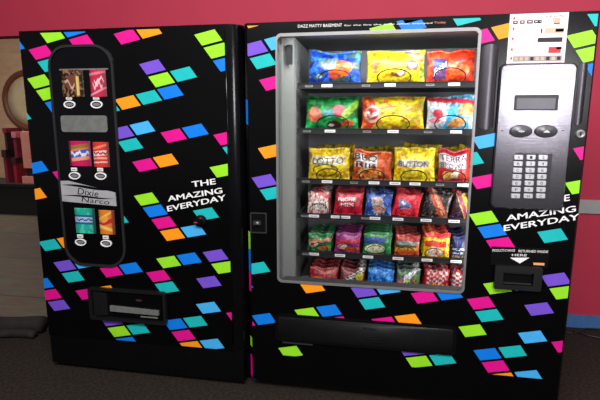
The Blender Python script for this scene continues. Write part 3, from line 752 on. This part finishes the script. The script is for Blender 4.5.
for q in R3:
    bag(2, *q[:4], q[4], q[5], q[6], 'mid-size snack bags on the third shelf', words=q[7], t=.055, lean=.16)
    nbag[0] += 1
    ax, az = pl(q[0]+7, q[1]-4, YB+.1); bx, bz = pl(q[2]+7, q[3], YB+.1)
    h = az-shelfZ[2]+.006
    me = bag_mesh('snack_bag', (bx-ax)*.93, h, .05, (226, 196, 30) , [('n', 6, .1, 3, (190, 160, 20)), ('n', 5, .2, 1, (110, 90, 20))], nbag[0], lean=.1, nu=26, nv=22)
    o = bpy.data.objects.new('snack_bag', me); C.objects.link(o); o.location = ((ax+bx)/2, YB+.1, shelfZ[2]+.004); o.rotation_euler = (0, math.radians(random.uniform(-3, 3)), 0)
    tag(o, q[8], 'snack bag', 'mid-size snack bags on the third shelf')
G4 = 'candy packets on the fourth shelf'
R4 = [
 (307, 189, 331, 213.5, (226, 190, 184), [('n', 7, .1, 3, (240, 226, 214)), ('n', 9, .2, 5, (196, 70, 80)), ('b', .9, -.5, .10, (200, 60, 70)), ('e', .5, .35, .3, .18, 0, (240, 232, 226)), ('r', .9, 1, 0, 1, (100, 40, 40))], 'pink and white', -4, [('mini', .2, .8, .34, .16, 0, (120, 60, 70))]),
 (333, 188, 362, 214, (200, 22, 52), [('n', 6, .15, 3, (170, 14, 36)), ('r', .1, .75, .56, .68, (226, 150, 160)), ('r', .2, .7, .36, .48, (226, 150, 160))], 'crimson', 0, [('NICHE', .12, .74, .55, .14, 0, W_), ('MIX', .24, .70, .34, .14, 0, W_)]),
 (364, 189, 391, 215, (30, 66, 150), [('n', 6, .15, 3, (50, 90, 190)), ('e', .45, .5, .22, .3, 20, (200, 170, 160)), ('e', .55, .25, .24, .18, 0, (222, 150, 120)), ('n', 12, .3, 5, (150, 180, 220))], 'dark blue', 0, None),
 (391, 189, 418, 218, (212, 20, 44), [('n', 6, .15, 3, (236, 40, 50)), ('e', .42, .42, .28, .2, -30, (110, 120, 180)), ('e', .36, .52, .1, .06, 0, (210, 206, 220)), ('e', .55, .22, .2, .14, 0, (226, 60, 60))], 'bright red and blue', 6, None),
 (420, 189, 447, 219, (40, 28, 30), [('b', .55, -1.3, .24, (214, 84, 40)), ('b', .58, -1.3, .10, (240, 150, 110)), ('b', .45, -1.3, .05, (220, 60, 50)), ('n', 13, .25, 5, (120, 100, 90))], 'orange-striped dark', 8, None),
 (449, 190, 470, 220, (60, 30, 34), [('b', .6, -1.2, .3, (226, 176, 40)), ('b', .5, -1.2, .14, (200, 60, 60)), ('n', 11, .25, 5, (90, 60, 130))], 'yellow and violet striped', 8, None)]
pos6 = ['leftmost on', 'second from the left on', 'third from the left on', 'fourth from the left on', 'fifth from the left on', 'rightmost on']
for i, q in enumerate(R4):
    bag(3, *q[:4], q[4], q[5], 'front %s candy packet, %s the fourth shelf' % (q[6], pos6[i]), G4, words=q[8], tilt=q[7], t=.028, lean=.16, skew=.010, back=3, dback=.065, Y=.178, dy=4,
        backlab=BL(q[6], lane6[i], 'fourth'), name='candy_packet', cat='candy packet')
G5 = 'candy packets on the fifth shelf'
R5 = [
 (307, 227, 331, 250.5, (24, 106, 56), [('n', 6, .1, 3, (60, 150, 80)), ('b', .62, .1, .08, (196, 120, 90)), ('e', .25, .4, .2, .16, 0, (206, 190, 160)), ('e', .7, .2, .25, .14, 0, (214, 110, 60)), ('e', .2, .4, .1, .08, 0, (200, 40, 40))], 'dark green'),
 (334, 226, 360, 252, (150, 30, 120), [('n', 6, .1, 3, (110, 16, 86)), ('b', .55, .1, .1, (196, 40, 70)), ('e', .3, .3, .2, .14, 0, (220, 190, 160)), ('e', .7, .18, .3, .14, 0, (190, 84, 40))], 'purple'),
 (362, 227, 391, 255, (22, 112, 54), [('n', 6, .15, 3, (50, 150, 80)), ('r', 0, .75, .52, .74, (50, 76, 160)), ('e', .42, .25, .36, .20, 0, (242, 240, 200))], 'green packet with cream oval'),
 (394, 228, 419, 256, (170, 42, 40), [('r', 0, 1, .5, .68, (130, 150, 150)), ('r', 0, 1, .42, .5, (60, 90, 60)), ('b', .3, .1, .10, (226, 160, 40)), ('b', .14, .1, .10, (220, 84, 30)), ('n', 9, .25, 5, (214, 90, 60))], 'red and grey banded'),
 (422, 226, 449, 257, (236, 196, 30), [('r', 0, 1, .78, 1, (220, 36, 24)), ('r', .05, .85, .42, .66, (214, 40, 26)), ('e', .45, .22, .3, .2, 0, (234, 206, 196)), ('n', 9, .3, 5, (236, 120, 30))], 'yellow and red'),
 (451, 229, 466, 258, (26, 34, 90), [('r', 0, 1, .36, .46, (206, 206, 210)), ('r', 0, 1, .2, .27, (200, 200, 200)), ('r', 0, 1, 0, .14, (190, 160, 110)), ('n', 9, .25, 5, (40, 60, 130))], 'navy and white banded')]
for i, q in enumerate(R5):
    bag(4, *q[:4], q[4], q[5], 'front %s candy packet, %s the fifth shelf' % (q[6].replace(' packet with', ' and'), pos6[i]), G5, t=.028, lean=.16, skew=.006, back=3, dback=.065, Y=.178, dy=9,
        backlab=BL(q[6].replace(' packet with', ' and'), lane6[i], 'fifth'), name='candy_packet', cat='candy packet')
G6 = 'candy packets on the bottom shelf'
R6 = [
 (308, 263, 337, 291, (160, 30, 34), [('n', 7, .1, 3, (190, 60, 56)), ('n', 10, .2, 5, (110, 20, 24)), ('e', .4, .4, .3, .16, 0, (224, 120, 70)), ('e', .6, .2, .2, .14, 0, (200, 160, 60))], 'brick red'),
 (339, 263, 364, 293, (170, 40, 50), [('b', .62, .9, .16, (214, 214, 206)), ('c', 0, 1, .3, .95, 8, 9, (60, 56, 60)), ('e', .5, .2, .4, .22, 0, (206, 110, 50)), ('e', .8, .6, .15, .2, 0, (200, 190, 50))], 'white-checked red'),
 (366, 264, 393, 295, (24, 120, 214), [('n', 6, .12, 3, (60, 160, 240)), ('n', 8, .25, 6, (14, 70, 170)), ('e', .3, .25, .26, .14, 0, (214, 90, 60))], 'bright blue'),
 (395, 264, 419, 297, (90, 130, 80), [('b', .7, .8, .14, (220, 224, 228)), ('r', 0, .3, 0, .6, (200, 120, 130)), ('r', .4, .55, 0, .6, (180, 190, 50)), ('r', .7, .8, 0, .6, (220, 130, 60)), ('n', 12, .25, 5, (60, 70, 110))], 'green and white striped'),
 (422, 264, 448, 298, (200, 30, 38), [('c', .1, .95, .3, .95, 7, 7, (226, 200, 200)), ('e', .4, .25, .3, .2, 0, (226, 150, 50)), ('n', 10, .2, 5, (180, 20, 30))], 'red and white flecked'),
 (450, 265, 465, 299, (196, 40, 48), [('c', 0, 1, .3, .9, 4, 7, (230, 226, 226)), ('e', .5, .2, .4, .2, 0, (190, 150, 150))], 'narrow red and white')]
for i, q in enumerate(R6):
    bag(5, *q[:4], q[4], q[5], 'front %s candy packet, %s the bottom shelf' % (q[6], pos6[i]), G6, t=.028, lean=.16, skew=.006, back=3, dback=.065, Y=.178, dy=7,
        backlab=BL(q[6], lane6[i], 'bottom'), name='candy_packet', cat='candy packet')

# spiral coils, one per lane, parts of their shelf
lanes = {0: [(335, .078, .040), (394, .078, .040), (450, .070, .040)], 1: [(333, .078, .040), (393, .078, .040), (450, .070, .040)], 2: [(329, .062, .034), (372, .062, .034), (414, .062, .034), (454, .055, .034)],
         3: [(x, .046, .032) for x in (319, 347, 376, 405, 434)]+[(459, .036, .032)], 4: [(x, .046, .030) for x in (319, 347, 376, 406, 435)]+[(458, .03, .03)],
         5: [(x, .046, .030) for x in (322, 351, 380, 407, 435)]+[(457, .03, .03)]}
for r, ls in lanes.items():
    for (px, rad, rz_) in ls:
        cx = pl(px, SH[r][0][1]-12, TY+.03)[0]; zc = shelfZ[r]-.0045+rz_
        path = []
        pitch = .10 if r < 3 else .065
        for k in range(3*24+24):
            q, fr_k = divmod(k, 24); a = 2*pi*fr_k/24 - pi/2
            if fr_k == 0 and q: path.append((cx, TY+.018+pitch*(q-1), zc-rz_))
            path.append((cx+rad*cos(a), TY+.018+pitch*q, zc+rz_*sin(a)))
        sub(MB().tube(path, (.0030 if r < 3 else .0020), WIRE, 5), 'spiral_coil', shelf_o[r])

# =================================================================== room
WY = 1.10
wallm = mat('wall_magenta_paint', (176, 42, 68), .75, var=.05, scale=2.5, bump=.02)
stripem = mat('wall_stripe_grey', (150, 152, 150), .7, var=.06)
bluem = mat('baseboard_blue', (62, 104, 160), .6, var=.08)
# back wall: solid to the right, doorway-wide opening at the far left with a header
oz = pl(10, 36, WY)[1]
OPX = -.35
m_ = MB().box(OPX, 5.2, WY, WY+.12, 0, 3.0, wallm).box(-3.2, OPX, WY, WY+.12, oz, 3.0, wallm)
wb = struct(m_.build('wall_back'))
zs0, zs1 = pl(592, 213.5, WY-.006)[1], pl(592, 200, WY-.006)[1]
struct(MB().box(1.5, 5.2, WY-.012, WY, zs0, zs1, stripem).build('trim_1'))
zb1 = pl(590, 316, WY-.01)[1]
struct(MB().box(1.5, 5.2, WY-.016, WY, 0, zb1, bluem).build('baseboard_back'))
carpet = mat('carpet_dark', (44, 38, 34), .95, var=.35, scale=60, bump=.3, spec=.1)
struct(MB().box(-4.0, 5.2, -6.0, .42, -.05, 0, carpet).box(OPX, 5.2, .42, WY+.02, -.05, 0, carpet).build('floor'))
# brown plank floor beyond
PLK = bpy.data.materials.new('brown_planks'); PLK.use_nodes = True
nt = PLK.node_tree; b = nt.nodes['Principled BSDF']; b.inputs['Roughness'].default_value = .6
tc = nt.nodes.new('ShaderNodeTexCoord'); br = nt.nodes.new('ShaderNodeTexBrick'); br.inputs['Scale'].default_value = 1.0
br.inputs['Brick Width'].default_value = 2.4; br.inputs['Row Height'].default_value = .9; br.inputs['Mortar Size'].default_value = .012
br.inputs['Color1'].default_value = lin((126, 110, 92))+(1,); br.inputs['Color2'].default_value = lin((108, 94, 78))+(1,); br.inputs['Mortar'].default_value = lin((84, 72, 60))+(1,)
ns = nt.nodes.new('ShaderNodeTexNoise'); ns.inputs['Scale'].default_value = 5; mp = nt.nodes.new('ShaderNodeMapping'); mp.inputs['Scale'].default_value = (1, 5, 1)
mxn = nt.nodes.new('ShaderNodeMixRGB'); mxn.blend_type = 'MULTIPLY'; mxn.inputs[0].default_value = .8
nt.links.new(tc.outputs['Object'], br.inputs['Vector']); nt.links.new(tc.outputs['Object'], mp.inputs['Vector']); nt.links.new(mp.outputs[0], ns.inputs['Vector'])
nt.links.new(br.outputs['Color'], mxn.inputs[1]); nt.links.new(ns.outputs['Color'], mxn.inputs[2]); nt.links.new(mxn.outputs[0], b.inputs['Base Color'])
struct(MB().box(-9, OPX, .42, 7.0, -.05, .0, PLK).box(OPX, 2, WY+.02, 7.0, -.05, 0, PLK).build('floor_annex'))
tanw = mat('tan_panel', (206, 168, 132), .7, var=.12, scale=3, stretch=(1, 1, 4))
FY = 5.0
struct(MB().box(-9, 2, FY+.5, FY+.6, 0, 3.2, tanw).build('wall_annex'))
# counter with goods seen through the opening
dk = mat('counter_black', (16, 15, 17), .6, var=.2)
CY = 3.6
def AX3(px, py, Y): x, z = pl(px, py, Y); return x, z
xr = pl(32, 190, CY)[0]
zt_ = pl(10, 184, CY)[1]
ct = empty('display_counter', 'long black counter standing in the room left of the machines', 'counter', (-4.2, CY+.3, 0))
part(MB().box(-6.2, -2.4, CY, CY+.6, zt_-.04, zt_, dk), 'counter_top', ct)
part(MB().box(-6.1, -2.5, CY+.05, CY+.55, 0, zt_-.04, dk), 'counter_base', ct)
# red and pink goods on the counter
mar = [mat('goods_maroon', (120, 24, 52), .6, var=.25, scale=9), mat('goods_dark', (48, 14, 28), .7, var=.3, scale=9), mat('goods_pink', (206, 120, 130), .6, var=.2, scale=9), mat('goods_red', (150, 20, 40), .6, var=.2, scale=9)]
def carton(x0, x1, y0, y1, z0, z1, m, lid, label, name='carton'):
    o = MB()
    b_ = .012
    for (a0, a1, c0, c1, h0, h1) in ((x0, x1, y0, y1, z0, z1-(z1-z0)*.22), (x0-b_, x1+b_, y0-b_, y1+b_, z1-(z1-z0)*.22, z1)):
        o.box(a0, a1, c0, c1, h0, h1, m if h1 < z1 else lid)
    ob = o.build(name); cx_, cy_ = (x0+x1)/2, (y0+y1)/2
    ob.data.transform(Matrix.Translation((-cx_, -cy_, -z0))); ob.location = (cx_, cy_, z0)
    tag(ob, label, 'box', 'boxes on the black counter'); return ob
defs = [(0, 9, 150, 184, 0, 1, 'maroon box with a dark lid, leftmost on the black counter'), (10, 18, 158, 184, 3, 1, 'small red box in the middle of the black counter'),
        (1, 8, 128, 150, 1, 0, 'dark box with a maroon lid, topmost of the left stack'), (10, 18, 132, 158, 0, 2, 'maroon box with a pink lid, topmost of the middle stack')]
for (p0, p1, q0, q1, a_, b_, lb) in defs:
    x0, z1 = pl(p0, q0, CY+.1); x1, z0 = pl(p1, q1, CY+.1); x0 += .02; x1 -= .02
    carton(x0, x1, CY+.12, CY+.4, max(zt_, z0) if q1 == 184 else pl(p0, q1, CY+.1)[1], z1, mar[a_], mar[b_], lb)
salmon = mat('salmon_panel', (214, 138, 126), .6, var=.08)
x0, z1 = pl(19, 132, CY+.1); x1, _ = pl(27.5, 132, CY+.1)
zA = pl(20, 168, CY+.1)[1]
o = MB().box(x0, x1, CY+.12, CY+.3, zt_+.22, z1, salmon).box(x0-.03, x1+.03, CY+.10, CY+.32, zt_, zt_+.10, salmon).box(x0+.02, x1-.02, CY+.14, CY+.28, zt_+.10, zt_+.22, dk).build('display_stand')
tag(o, 'upright salmon-pink display stand on the black counter beside the drinks machine', 'stand')
# round wooden framed panel on the tan wall
rx, rz = pl(29, 101, FY+.48); R_ = (pl(29+27, 101, FY+.48)[0]-rx)
fr_ = empty('round_wall_clock', 'round wood-rimmed cream disc on the tan wall, half hidden by the drinks machine', 'wall decor', (rx, FY+.5, rz))
fr_.name = 'round_wall_plaque'
wood = mat('dark_wood', (112, 62, 38), .5, var=.2, scale=12); cream = mat('cream_face', (206, 188, 150), .7, var=.1, scale=5)
under(MB().lathe([(R_*.80, .02), (R_*.84, .06), (R_*.95, .06), (R_, .03), (R_, 0)], wood, (rx, FY+.5, rz), 'y', 48).build('rim'), fr_)
under(MB().lathe([(0, .03), (R_*.5, .028), (R_*.82, .02), (R_*.82, 0)], cream, (rx, FY+.5, rz), 'y', 48).build('disc_face'), fr_)
# rolled dark mat on the floor left of the drinks machine
rm = mat('mat_brown', (26, 22, 18), .9, var=.4, scale=14, bump=.4)
fx0, fy0 = floor_at(-6, 336); fx1, fy1 = floor_at(50, 334)
path = [(fx0-.5+(fx1+.0-fx0+.45)*t, fy0+(fy1-fy0)*t+.02*sin(9*t), .055+.006*sin(14*t)) for t in [k/24 for k in range(25)]]
m_ = MB().tube(path, .052, rm, 14)
m_.tube([(p[0], p[1]-.085, .03) for p in path[3:]], .026, rm, 10)
o = m_.build('rolled_mat'); tag(o, 'rolled dark brown mat lying on the floor left of the drinks machine', 'mat')
# black cable by the baseboard at the right
cb = mat('cable_black', (22, 20, 24), .5, var=.1)
pts = [(566, 333), (576, 333), (586, 329), (594, 323), (602, 321), (612, 324)]
P3 = []
for a_, b_ in pts: x, y = floor_at(a_, b_, .006); P3.append((x, min(y, WY-.03), .007))
pts2 = [(575, 331), (586, 335), (600, 338), (615, 340)]
def smooth_path(P, n=8):
    out = []
    for i in range(len(P)-1):
        p0, p1, p2, p3 = P[max(i-1, 0)], P[i], P[i+1], P[min(i+2, len(P)-1)]
        for k in range(n):
            t = k/n
            out.append(tuple(.5*((2*b)+(-a+c)*t+(2*a-5*b+4*c-d)*t*t+(-a+3*b-3*c+d)*t**3) for a, b, c, d in zip(p0, p1, p2, p3)))
    return out+[P[-1]]
m_ = MB().tube(smooth_path(P3), .006, cb, 8)
P4 = []
for a_, b_ in pts2: x, y = floor_at(a_, b_, .006); P4.append((x, min(y, WY-.03), .007))
m_.tube(smooth_path([P3[1]]+P4), .006, cb, 8)
o = m_.build('power_cable'); tag(o, 'thin black cable on the floor beside the blue baseboard', 'cable')

# =================================================================== light
def area(name, loc, target, sx, sy, power, col=(1, 1, 1)):
    l = bpy.data.lights.new(name, 'AREA'); l.shape = 'RECTANGLE'; l.size = sx; l.size_y = sy; l.energy = power; l.color = col
    o = bpy.data.objects.new(name, l); C.objects.link(o); o.location = loc
    o.rotation_euler = (Vector(target)-Vector(loc)).to_track_quat('-Z', 'Y').to_euler()
    return o
area('ceiling_light', (1.5, -2.7, 3.5), (1.4, 0, 1.0), 2.4, 1.0, 185, (1, .97, .95))
area('panel_highlight_light', (3.30, -3.0, 1.68), (2.42, 0, 1.5), .5, .6, 30, (1, .97, 1))  # unseen lamp added to put a highlight on the steel panel
area('wall_wash', (3.9, -1.0, 2.75), (3.6, 1.1, 1.4), .8, .5, 16, (1, .96, .95))
area('annex_light', (-3.9, 3.4, 2.4), (-4.1, 4.3, 0), 1.6, .8, 34, (1, .93, .84))
area('cabinet_light', (1.80, .045, 1.765), (1.80, .40, .9), .75, .03, 4, (1, 1, 1))
area('cabinet_side_fill', (2.262, .092, 1.15), (1.5, .45, 1.15), .03, 1.0, 3.0)  # unseen fill added to brighten the left reveal and the bags
w = bpy.data.worlds.new('world'); bpy.context.scene.world = w; w.use_nodes = True
w.node_tree.nodes['Background'].inputs[0].default_value = (.9, .8, .85, 1); w.node_tree.nodes['Background'].inputs[1].default_value = .16
vs_ = bpy.context.scene.view_settings; vs_.view_transform = 'Standard'; vs_.look = 'None'; vs_.exposure = 0
bpy.context.scene.cycles.max_bounces = 6
